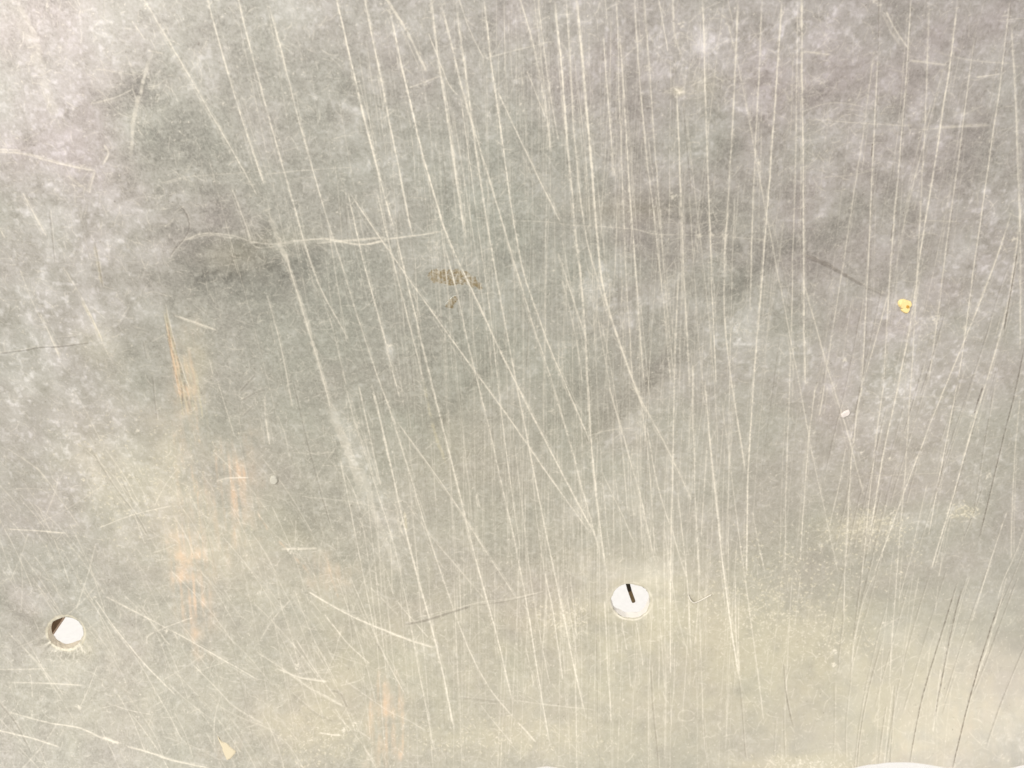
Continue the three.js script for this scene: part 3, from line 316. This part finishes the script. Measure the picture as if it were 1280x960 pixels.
// brown residue: where it lies also gets a raised skin of its own below
const RES = [
  [533, 346, 538, 340, 548, 338, 560, 339, 572, 338, 584, 342, 592, 347, 600, 354, 602, 361, 597, 363, 590, 358, 580, 355, 570, 355, 562, 357, 550, 355, 541, 353, 535, 351],
  [555, 383, 560, 376, 566, 370, 571, 369, 573, 373, 568, 378, 565, 385, 558, 384]];
const resTex = RES.map(path);
function inside(poly, x, y) { let c = false; for (let i = 0, j = poly.length - 1; i < poly.length; j = i++) { const [a, b] = poly[i], [e, f] = poly[j]; if ((b > y) !== (f > y) && x < (e - a) * (y - b) / (f - b) + a) c = !c; } return c; }
const RESID = new Float32Array(TW * TH);
for (const poly of resTex) {
  const xs = poly.map((p) => p[0]), ys = poly.map((p) => p[1]);
  for (let y = Math.floor(Math.min(...ys)) - 3; y < Math.max(...ys) + 3; y++) for (let x = Math.floor(Math.min(...xs)) - 3; x < Math.max(...xs) + 3; x++) {
    const jx = x + 2.2 * noise(x * 0.3, y * 0.3), jy = y + 2.2 * noise(x * 0.3 + 40, y * 0.3);
    if (inside(poly, jx, jy)) RESID[y * TW + x] = clamp(0.78 + 0.35 * noise(x * 0.5, y * 0.5) + 0.45 * noise(x * 0.9, y * 0.9), 0.1, 1);
  }
}
for (const [cx, cy, rx, ry, k] of [[82, 791.5, 23.5, 21, .3], [788.5, 751.5, 25.8, 22.7, .45]]) for (let a = 0; a < 60; a++) {
  const t0 = rnd() * 6.3, r = 1 + 0.12 * rnd() * rnd(), arc = []; for (let i = 0; i < 4; i++) arc.push(toTex(cx + rx * r * Math.cos(t0 + i * 0.12), cy + ry * r * Math.sin(t0 + i * 0.12)));
  stroke(BARE, arc, 1.6, k * (0.3 + 0.7 * Math.max(0, Math.sin(t0))), { rag: 0.4 }); if (cx < 100) stroke(WARM, arc, 3, 0.4, { rag: 0.4 });
}
// put everything together
const BASE = [0.350, 0.338, 0.293], PALE = [0.565, 0.55, 0.515], SCRAPE = [0.76, 0.705, 0.585], DIRT = [0.075, 0.058, 0.038], TAN = [0.48, 0.42, 0.25], ORANGE = [0.56, 0.37, 0.22], BROWN = [0.16, 0.115, 0.045];
const enc = (v) => { v = clamp(v); return Math.round(255 * (v <= 0.0031308 ? v * 12.92 : 1.055 * v ** (1 / 2.4) - 0.055)); };
const colour = new Uint8Array(TW * TH * 4), relief = new Uint8Array(TW * TH * 4);
for (let y = 0; y < TH; y++) for (let x = 0; x < TW; x++) {
  const id = y * TW + x, k = id * 4, u = x / PXM, v = y / PXM;
  const wx = 0.5 * fbm(u * 60 + 3, v * 60, 2), wy = 0.5 * fbm(u * 60 + 91, v * 60 + 7, 2);
  const cloud = fbm(u * 34 + wx, v * 34 + wy, 5), curd = fbm(u * 230 + 2 * wx, v * 230 + 2 * wy + 50, 4), grain = noise(x * 0.47, y * 0.47) * 0.5 + noise(x * 0.93 + 31, y * 0.93) * 0.5, roll = noise(u * 55, v * 1500) * 0.5 + noise(u * 120 + 9, v * 700) * 0.5;
  const wl = 0.8 * noise(x * 0.11 + 5, y * 0.11), wm = 0.8 * noise(x * 0.11, y * 0.11 + 60), f1 = 1 - Math.abs(noise(x * 0.20 + wl, y * 0.20 + wm)), f2 = 1 - Math.abs(noise(x * 0.36 + 80 + wm, y * 0.36 + wl));
  const curl = f1 ** 5 + 0.8 * f2 ** 6 - 0.55, paleness = Math.max(0, L[id]), fleck = Math.max(0, fbm(x * 0.16 + 11, y * 0.16 + 3, 3) - 0.1);
  const blot = Math.max(0.12, 1 + 0.8 * CURD[id]), crust = fbm(u * 210 + 1.5 * wx + 40, v * 260 + 1.5 * wy, 5);
  let l = 0.72 * L[id] * (0.9 + 0.8 * curd * blot) + 0.05 * cloud * blot + 0.075 * curd * blot + 0.10 * Math.max(0, CURD[id]) * (smooth(-0.05, 0.25, crust) - 0.45) + (0.14 * grain + 0.13 * curl * (0.7 + 0.5 * curd)) * Math.min(1, 0.35 + 0.65 * blot) + 0.035 * roll + fleck * (0.35 + 1.8 * paleness) * Math.min(1, blot);
  const warm = clamp(WARM[id] * (0.95 + 0.3 * curd) + 0.02 * (cloud + 0.2)), rust = clamp(RUST[id] * (0.7 + 1.1 * curd + 0.9 * noise(u * 1100, v * 90))), bare = clamp(BARE[id]), dark = clamp(DARK[id]), res = RESID[id];
  const hue = clamp((HUE[id] > 0 ? 0.5 : 0.8) * HUE[id] + 0.7 * fbm(u * 60 + 70, v * 60 + 12, 4), -1.2, 1.2);       // faint shifts between grey-green and brown-violet
  for (let q = 0; q < 3; q++) {
    let c = BASE[q] * (1 + (hue > 0 ? [-0.035, 0.012, -0.012] : [-0.042, 0.020, -0.034])[q] * hue);
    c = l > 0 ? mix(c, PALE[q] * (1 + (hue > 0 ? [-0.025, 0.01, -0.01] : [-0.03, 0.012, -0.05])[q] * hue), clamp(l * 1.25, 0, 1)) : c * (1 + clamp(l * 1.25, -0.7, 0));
    c = mix(c, TAN[q], warm * 0.42); c = mix(c, ORANGE[q], rust * 0.5);
    c = mix(c, BROWN[q], res * 0.92 * (1 - 0.75 * bare));
    c = mix(c, SCRAPE[q], bare * 0.8); c = mix(c, DIRT[q], dark * 0.8);
    colour[k + q] = enc(c);
  }
  colour[k + 3] = 255;
  const h = 0.5 + 0.22 * HT[id] + 0.05 * curd + 0.035 * grain + 0.05 * bare - 0.08 * dark + 0.03 * cloud;
  relief[k] = Math.round(255 * clamp(h));
  relief[k + 1] = Math.round(255 * clamp(0.41 + 0.16 * l + 0.10 * curd + 0.05 * grain + 0.2 * warm + 0.25 * dark + 0.3 * res + 0.10 * bare, 0.28, 0.95));
  relief[k + 2] = Math.round(255 * clamp(0.70 - 0.25 * Math.max(0, l) - 0.4 * warm - 0.5 * rust - 0.5 * dark - 0.6 * res, 0.02, 1));
  relief[k + 3] = 255;
}
function texture(data, srgb) { const t = new THREE.DataTexture(data, TW, TH, THREE.RGBAFormat); t.magFilter = THREE.LinearFilter; t.minFilter = THREE.LinearMipmapLinearFilter; t.generateMipmaps = true; t.anisotropy = 8; if (srgb) t.colorSpace = THREE.SRGBColorSpace; t.needsUpdate = true; return t; }
const colourMap = texture(colour, true), reliefMap = texture(relief, false);
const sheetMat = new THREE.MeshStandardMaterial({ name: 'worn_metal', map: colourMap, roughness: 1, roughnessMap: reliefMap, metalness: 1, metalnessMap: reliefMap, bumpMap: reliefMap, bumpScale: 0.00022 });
const rimMat = new THREE.MeshStandardMaterial({ name: 'bare_cut_edge', color: new THREE.Color().setRGB(0.62, 0.55, 0.42), roughness: 0.5, metalness: 0.35 });
const edgeMat = new THREE.MeshStandardMaterial({ name: 'rolled_edge', color: new THREE.Color().setRGB(0.66, 0.62, 0.54), roughness: 0.45, metalness: 0.35 });
const backMat = new THREE.MeshStandardMaterial({ name: 'sheet_back', color: new THREE.Color().setRGB(0.36, 0.345, 0.32), roughness: 0.5, metalness: 0.6 });

// ------------------------------------------------------------------ ground
{
  const n = 512, d = new Uint8Array(n * n * 4);
  for (let j = 0; j < n; j++) for (let i = 0; i < n; i++) { const v = 0.585 + 0.025 * fbm(i * 0.03, j * 0.03, 4) + 0.02 * noise(i * 0.9, j * 0.9), k = 4 * (j * n + i); d[k] = enc(v); d[k + 1] = enc(v * 0.97); d[k + 2] = enc(v * 0.89); d[k + 3] = 255; }
  const t = new THREE.DataTexture(d, n, n, THREE.RGBAFormat); t.colorSpace = THREE.SRGBColorSpace; t.magFilter = THREE.LinearFilter; t.wrapS = t.wrapT = THREE.RepeatWrapping; t.repeat.set(60, 60); t.needsUpdate = true;
  const g = mesh('ground', new THREE.CircleGeometry(60, 64), new THREE.MeshStandardMaterial({ name: 'white_concrete', map: t, roughness: 0.9 }));
  g.rotation.x = -Math.PI / 2; g.userData.kind = 'structure'; tag(g, 'bright white ground showing through the holes and below the sheet');
}

// ------------------------------------------------------------------ the sheet: panel with two holes, their cut rims, residue
const sheet = thing('metal_sheet', 'scratched grey metal sheet with two drilled holes, filling the picture', 'metal sheet', new THREE.Vector3(0, BOTTOM, 0));
const CELL = 0.003, NX = Math.round(2 * HALF / CELL), NY = Math.round((TOP - BOTTOM) / CELL);
const gridX = (i) => -HALF + i * CELL;
function gridY(i, j) { const e = edgeY0(gridX(i)), y = BOTTOM + j * CELL, f = clamp(1 - j / 20); return y + (e - BOTTOM) * f; }
function footAt(x) { const d = ray(800, 974), k = d[1] / d[2]; let y = BOTTOM; for (let i = 0; i < 6; i++) y = EYE.y + (lift(x, y) - EYE.z) * k; return y; }
function edgeY0(x) { return footAt(x) + EDGE.reduce((s, [cx, w, a]) => s + a * Math.exp(-(((x - cx) / w) ** 2)), 0) + 0.00015 * noise(x * 300, 2); }
function contour(n, cx, cy, rx, ry, rough, f0) { const p = []; for (let k = 0; k < n; k++) { const a = f0(k), q = 1 + rough * (noise(Math.cos(a) * 2.2 + cx, Math.sin(a) * 2.2 + cy) + 0.6 * noise(Math.cos(a) * 5 + cy, Math.sin(a) * 5)); p.push([cx + rx * q * Math.cos(a), cy - ry * q * Math.sin(a)]); } return p; }
const HOLES = [{ px: 82, py: 791, rx: 22, ry: 19.5, rough: 0.018, shrink: 0.05 }, { px: 788.5, py: 751, rx: 24.3, ry: 21.2, rough: 0.03, shrink: 0.06 }];
const R2 = 4;                                          // half-size, in cells, of the square patch round a hole
const panel = { pos: [], uv: [], idx: [] };
const put = (x, y, z) => { panel.pos.push(x, y - BOTTOM, z); panel.uv.push((x - U0) * PXM / TW, (y - V0) * PXM / TH); return panel.pos.length / 3 - 1; };
const rims = [];
for (const side of [0, 1]) {                           // front, then back
  const face = side ? (a, b, c) => panel.idx.push(a, c, b) : (a, b, c) => panel.idx.push(a, b, c), z = (x, y) => lift(x, y) - side * THICK, id = [];
  for (let j = 0; j <= NY; j++) for (let i = 0; i <= NX; i++) { const x = gridX(i), y = gridY(i, j); id.push(put(x, y, z(x, y))); }
  const at2 = (i, j) => id[j * (NX + 1) + i];
  const holes = HOLES.map((h) => { const c = at(h.px, h.py), i = Math.round((c.x + HALF) / CELL), jj = [...Array(NY).keys()].reduce((b, j) => Math.abs(gridY(i, j) - c.y) < Math.abs(gridY(i, b) - c.y) ? j : b, 0); return { ...h, c, i, j: jj }; });
  for (let j = 0; j < NY; j++) for (let i = 0; i < NX; i++) {
    if (holes.some((h) => i >= h.i - R2 && i < h.i + R2 && j >= h.j - R2 && j < h.j + R2)) continue;
    face(at2(i, j), at2(i + 1, j), at2(i + 1, j + 1)); face(at2(i, j), at2(i + 1, j + 1), at2(i, j + 1));
  }
  holes.forEach((h, n) => {
    const ringId = [];
    for (let k = -R2; k < R2; k++) ringId.push([h.i + R2, h.j + k]); for (let k = -R2; k < R2; k++) ringId.push([h.i - k, h.j + R2]);
    for (let k = -R2; k < R2; k++) ringId.push([h.i - R2, h.j - k]); for (let k = -R2; k < R2; k++) ringId.push([h.i + k, h.j - R2]);
    const N = ringId.length, SUB = 3, M = N * SUB, outer = [];
    for (let k = 0; k < N; k++) for (let s = 0; s < SUB; s++) { const a = ringId[k], b = ringId[(k + 1) % N], f = s / SUB; outer.push([mix(gridX(a[0]), gridX(b[0]), f), mix(gridY(...a), gridY(...b), f)]); }
    const ang = (k) => Math.atan2(outer[k][1] - h.c.y, outer[k][0] - h.c.x);
    const inner = contour(M, h.px, h.py, h.rx, h.ry, h.rough, ang).map(([px, py]) => at(px, py)).map((p, k) => { const a = ang(k), s = side ? 1 - h.shrink * smooth(0.3, -0.6, Math.sin(a)) * (0.9 + 0.9 * noise(k * 0.22, n + 5)) : 1; return [h.c.x + (p.x - h.c.x) * s, h.c.y + (p.y - h.c.y) * s]; });
    const RINGS = 5; let before = null;
    for (let r = 0; r <= RINGS; r++) {
      const t = r / RINGS, row = [];
      for (let k = 0; k < M; k++) { const x = mix(outer[k][0], inner[k][0], t), y = mix(outer[k][1], inner[k][1], t), burr = side ? 0 : 0.00022 * smooth(0.6, 1, t) * (0.6 + 0.8 * noise(k * 0.3, n)); row.push(put(x, y, z(x, y) + burr - (side || r < RINGS ? 0 : 0.0002))); }
      if (before) for (let k = 0; k < M; k++) { const k2 = (k + 1) % M; face(before[k], before[k2], row[k2]); face(before[k], row[k2], row[k]); }
      before = row;
    }
    const ring = before.map((v) => [panel.pos[3 * v], panel.pos[3 * v + 1], panel.pos[3 * v + 2]]);
    if (!side) rims[n] = { front: ring }; else rims[n].back = ring;
  });
}
const panelGeo = new THREE.BufferGeometry();
panelGeo.setAttribute('position', new THREE.Float32BufferAttribute(panel.pos, 3)); panelGeo.setAttribute('uv', new THREE.Float32BufferAttribute(panel.uv, 2)); panelGeo.setIndex(panel.idx); panelGeo.computeVertexNormals();
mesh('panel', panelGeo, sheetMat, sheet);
{ // outer edge, a rounded strip joining front and back
  const loop = []; for (let i = 0; i <= NX; i++) loop.push([gridX(i), gridY(i, 0), 0, -1]); for (let j = 1; j <= NY; j++) loop.push([HALF, gridY(NX, j), 1, 0]);
  for (let i = NX - 1; i >= 0; i--) loop.push([gridX(i), gridY(i, NY), 0, 1]); for (let j = NY - 1; j >= 1; j--) loop.push([-HALF, gridY(0, j), -1, 0]);
  const pos = [], idx = [], S = 6, M = loop.length;
  for (const [x, y, nx, ny] of loop) for (let s = 0; s <= S; s++) { const a = Math.PI * s / S, o = 0.0009 * Math.sin(a); pos.push(x + nx * o, y + ny * o - BOTTOM, lift(x, y) - THICK / 2 * (1 - Math.cos(a))); }
  for (let k = 0; k < M; k++) for (let s = 0; s < S; s++) { const a = k * (S + 1) + s, b = ((k + 1) % M) * (S + 1) + s; idx.push(a, a + 1, b, b, a + 1, b + 1); }
  const g = new THREE.BufferGeometry(); g.setAttribute('position', new THREE.Float32BufferAttribute(pos, 3)); g.setIndex(idx); g.computeVertexNormals();
  tag(mesh('edge_lip', g, edgeMat, sheet), 'smooth pale lower edge of the sheet, slightly wavy');
}
rims.forEach(({ front, back }, n) => {
  const S = 5, M = front.length, pos = [], idx = [];
  for (let k = 0; k < M; k++) for (let s = 0; s <= S; s++) { const t = s / S, w = 0.00012 * noise(k * 0.7, s * 1.3 + n * 9); pos.push(mix(front[k][0], back[k][0], t) + w, mix(front[k][1], back[k][1], t) + w, mix(front[k][2], back[k][2], t)); }
  for (let k = 0; k < M; k++) for (let s = 0; s < S; s++) { const a = k * (S + 1) + s, b = ((k + 1) % M) * (S + 1) + s; idx.push(a, a + 1, b, b, a + 1, b + 1); }
  const g = new THREE.BufferGeometry(); g.setAttribute('position', new THREE.Float32BufferAttribute(pos, 3)); g.setIndex(idx); g.computeVertexNormals();
  tag(mesh('hole_rim', g, n ? edgeMat : rimMat, sheet), n ? 'pale ragged rim of the hole right of centre' : 'tan rim of the hole at lower left');
});
// a skin over the sheet along an outline given in picture pixels
function skin(outline, rise, rag = 0) {
  const pts = outline.map(([px, py]) => at(px, py)), s = new THREE.Shape(pts.map((p) => new THREE.Vector2(p.x, p.y))), cx = pts.reduce((a, p) => a + p.x, 0) / pts.length, cy = pts.reduce((a, p) => a + p.y, 0) / pts.length;
  const pos = [], uv = [], idx = [], M = pts.length, RINGS = 5, v = (x, y, h) => { pos.push(x, y - BOTTOM, lift(x, y) + h); uv.push((x - U0) * PXM / TW, (y - V0) * PXM / TH); };
  for (let r = 0; r <= RINGS; r++) for (let k = 0; k < M; k++) { const t = 1 - 0.22 * (r / RINGS) - (r === RINGS ? 0.0 : 0), x = mix(cx, pts[k].x, t), y = mix(cy, pts[k].y, t); v(x, y, r === 0 ? -0.0001 : rise * Math.sin(r / RINGS * Math.PI / 2) * (1 + rag * noise(x * 1500, y * 1500))); }
  for (let r = 0; r < RINGS; r++) for (let k = 0; k < M; k++) { const k2 = (k + 1) % M, a = r * M; idx.push(a + k, a + M + k2, a + k2, a + k, a + M + k, a + M + k2); }
  const tri = THREE.ShapeUtils.triangulateShape(pts.map((p) => new THREE.Vector2(mix(cx, p.x, 0.78), mix(cy, p.y, 0.78))), []);
  for (const [a, b, c] of tri) idx.push(RINGS * M + a, RINGS * M + b, RINGS * M + c);
  const g = new THREE.BufferGeometry(); g.setAttribute('position', new THREE.Float32BufferAttribute(pos, 3)); g.setAttribute('uv', new THREE.Float32BufferAttribute(uv, 2)); g.setIndex(idx);
  return g;
}
function rounded(xy, per = 4, rag = 0) { const c = new THREE.CatmullRomCurve3(Array.from({ length: xy.length / 2 }, (_, i) => new THREE.Vector3(xy[2 * i], xy[2 * i + 1], 0)), true); return c.getPoints(xy.length / 2 * per).slice(0, -1).map((p) => [p.x + rag * (rnd() - 0.5), p.y + rag * (rnd() - 0.5)]); }
function facing(g) { // outlines may run either way round: turn faces outward
  const p = g.attributes.position, i = g.index.array, a = new THREE.Vector3(), b = new THREE.Vector3(), c = new THREE.Vector3(); let area = 0;
  for (let k = 0; k < i.length; k += 3) { a.fromBufferAttribute(p, i[k]); b.fromBufferAttribute(p, i[k + 1]); c.fromBufferAttribute(p, i[k + 2]); area += (b.x - a.x) * (c.y - a.y) - (c.x - a.x) * (b.y - a.y); if (((b.x - a.x) * (c.y - a.y) - (c.x - a.x) * (b.y - a.y)) < 0) { const t = i[k + 1]; i[k + 1] = i[k + 2]; i[k + 2] = t; } }
  g.computeVertexNormals(); return g;
}
RES.forEach((r, n) => tag(mesh('residue_patch', facing(skin(rounded(r, 3, 0.8), 0.00007, 0.5)), sheetMat, sheet), n ? 'small brown residue scrap below the longer one' : 'long brown residue smear left of centre'));

// ------------------------------------------------------------------ specks lying on the sheet
function speck(name, label, category, outline, rise, material, partName, per = 4, rag = 0.3) {
  const g = facing(skin(rounded(outline, per, rag), rise, 0.35)); g.computeBoundingBox();
  const c = g.boundingBox.getCenter(new THREE.Vector3()); g.translate(-c.x, -c.y, -c.z); g.computeVertexNormals();
  const m = mesh(name, g, material); m.position.set(c.x, c.y + BOTTOM, c.z); return tag(m, label, category);
}
const plain = (name, r, g, b, rough = 0.7) => new THREE.MeshStandardMaterial({ name, color: new THREE.Color().setRGB(r, g, b), roughness: rough });
{
  const o = [1122, 379, 1124, 375, 1129, 373.5, 1134, 375, 1139, 377, 1139, 381, 1137, 384, 1136, 388, 1133, 392, 1128, 390, 1125.5, 387, 1127, 385, 1124, 384];
  const t = thing('paint_fleck', 'yellow paint fleck with a brown centre stuck on the sheet', 'paint fleck', at(1131, 382));
  const local = (g) => { g.translate(-t.position.x, -t.position.y + BOTTOM, -t.position.z); return g; };
  mesh('fleck', local(facing(skin(rounded(o, 4), 0.0009, 0.3))), plain('yellow_paint', 0.66, 0.52, 0.23, 0.7), t);
  const dot = []; for (let k = 0; k < 10; k++) dot.push(1133 + 2.0 * Math.cos(k * 0.628), 382.5 + 2.0 * Math.sin(k * 0.628));
  const g = local(facing(skin(rounded(dot, 2), 0.0003))); g.translate(0, 0, 0.00075); tag(mesh('centre_spot', g, plain('ochre', 0.42, 0.22, 0.03), t), 'brown spot in the middle of the fleck');
}
speck('paint_chip', 'oblong white chip on the sheet below and left of the yellow fleck', 'paint chip', [1050.5, 519, 1053, 515.5, 1057, 513, 1061, 512, 1062, 514.5, 1059, 518, 1055, 521, 1051.5, 521.5], 0.0008, plain('white_paint', 0.55, 0.50, 0.455));
speck('paint_chip_001', 'small round white chip beside the orange rust stain', 'paint chip', [337.5, 599, 339, 595, 343, 594, 347, 596, 348, 600, 346, 604, 341, 604.5, 338, 602], 0.0008, plain("chalk", 0.42, 0.40, 0.33));
speck('dirt_flake', 'pale tan triangular flake at the lower left, near the bottom edge', 'flake', [272, 917, 277, 924, 284, 927, 290, 932, 296, 937, 291, 944, 286, 948, 282, 942, 278, 933], 0.00025, plain('tan_flake', 0.50, 0.435, 0.30), '', 3, 1.2);
{ // curled white fibre
  const p = [[860, 743], [863, 749], [867, 752], [873, 751], [880, 748], [889, 742.5]].map(([x, y], i) => { const q = at(x, y); q.z += 0.0004 + 0.0003 * Math.sin(i * 1.2); return q; }), o = p[2].clone();
  const g = new THREE.TubeGeometry(new THREE.CatmullRomCurve3(p.map((q) => q.clone().sub(o))), 30, 0.00024, 6);
  const m = mesh('fibre', g, plain('white_fibre', 0.50, 0.465, 0.385)); m.position.copy(o); tag(m, 'short curled white fibre right of the middle hole', 'fibre');
}
// ------------------------------------------------------------------ behind the sheet, glimpsed through the holes
{
  const z = -THICK - 0.0045, a = onPlane(78.4, 772.5, z), b = onPlane(64.2, 793.5, z), d = b.clone().sub(a).normalize(), n = new THREE.Vector3(d.y, -d.x, 0); if (n.x > 0) n.negate();
  const Wd = 0.022, up = 0.13, down = (a.y + 0.0) / -d.y - 0.004, g = new THREE.BoxGeometry(Wd, up + down, 0.009, 1, 8, 1);
  const c = a.clone().addScaledVector(d, (down - up) / 2).addScaledVector(n, Wd / 2); c.z = z - 0.0045;
  const m = mesh('wooden_brace', g, plain('dark_wood', 0.34, 0.22, 0.135, 0.8)); m.position.copy(c); m.rotation.z = Math.atan2(-d.x, d.y) + 0; m.rotation.z = Math.atan2(d.y, d.x) + Math.PI / 2;
  tag(m, 'dark wooden brace whose straight edge shows in the hole at lower left', 'brace');
}
{
  const z = -THICK - 0.0025, top = onPlane(781, 716, z), t3 = onPlane(792, 752, z);
  const t = thing('twig', 'thin dark twig hanging behind the hole right of centre', 'twig', top), loc = (v) => v.clone().sub(top);
  const q1 = onPlane(787, 738, z), bit = (a, b, r) => new THREE.TubeGeometry(new THREE.LineCurve3(loc(a), loc(b)), 6, r, 7);
  mesh('stem', bit(top, q1, 0.00076), plain('dark_bark', 0.035, 0.025, 0.012, 0.9), t);
  tag(mesh('tip', bit(q1, t3, 0.00072), plain('dry_bark', 0.20, 0.14, 0.075, 0.9), t), 'paler brown lower part of the twig');
}
renderer.render(scene, camera);
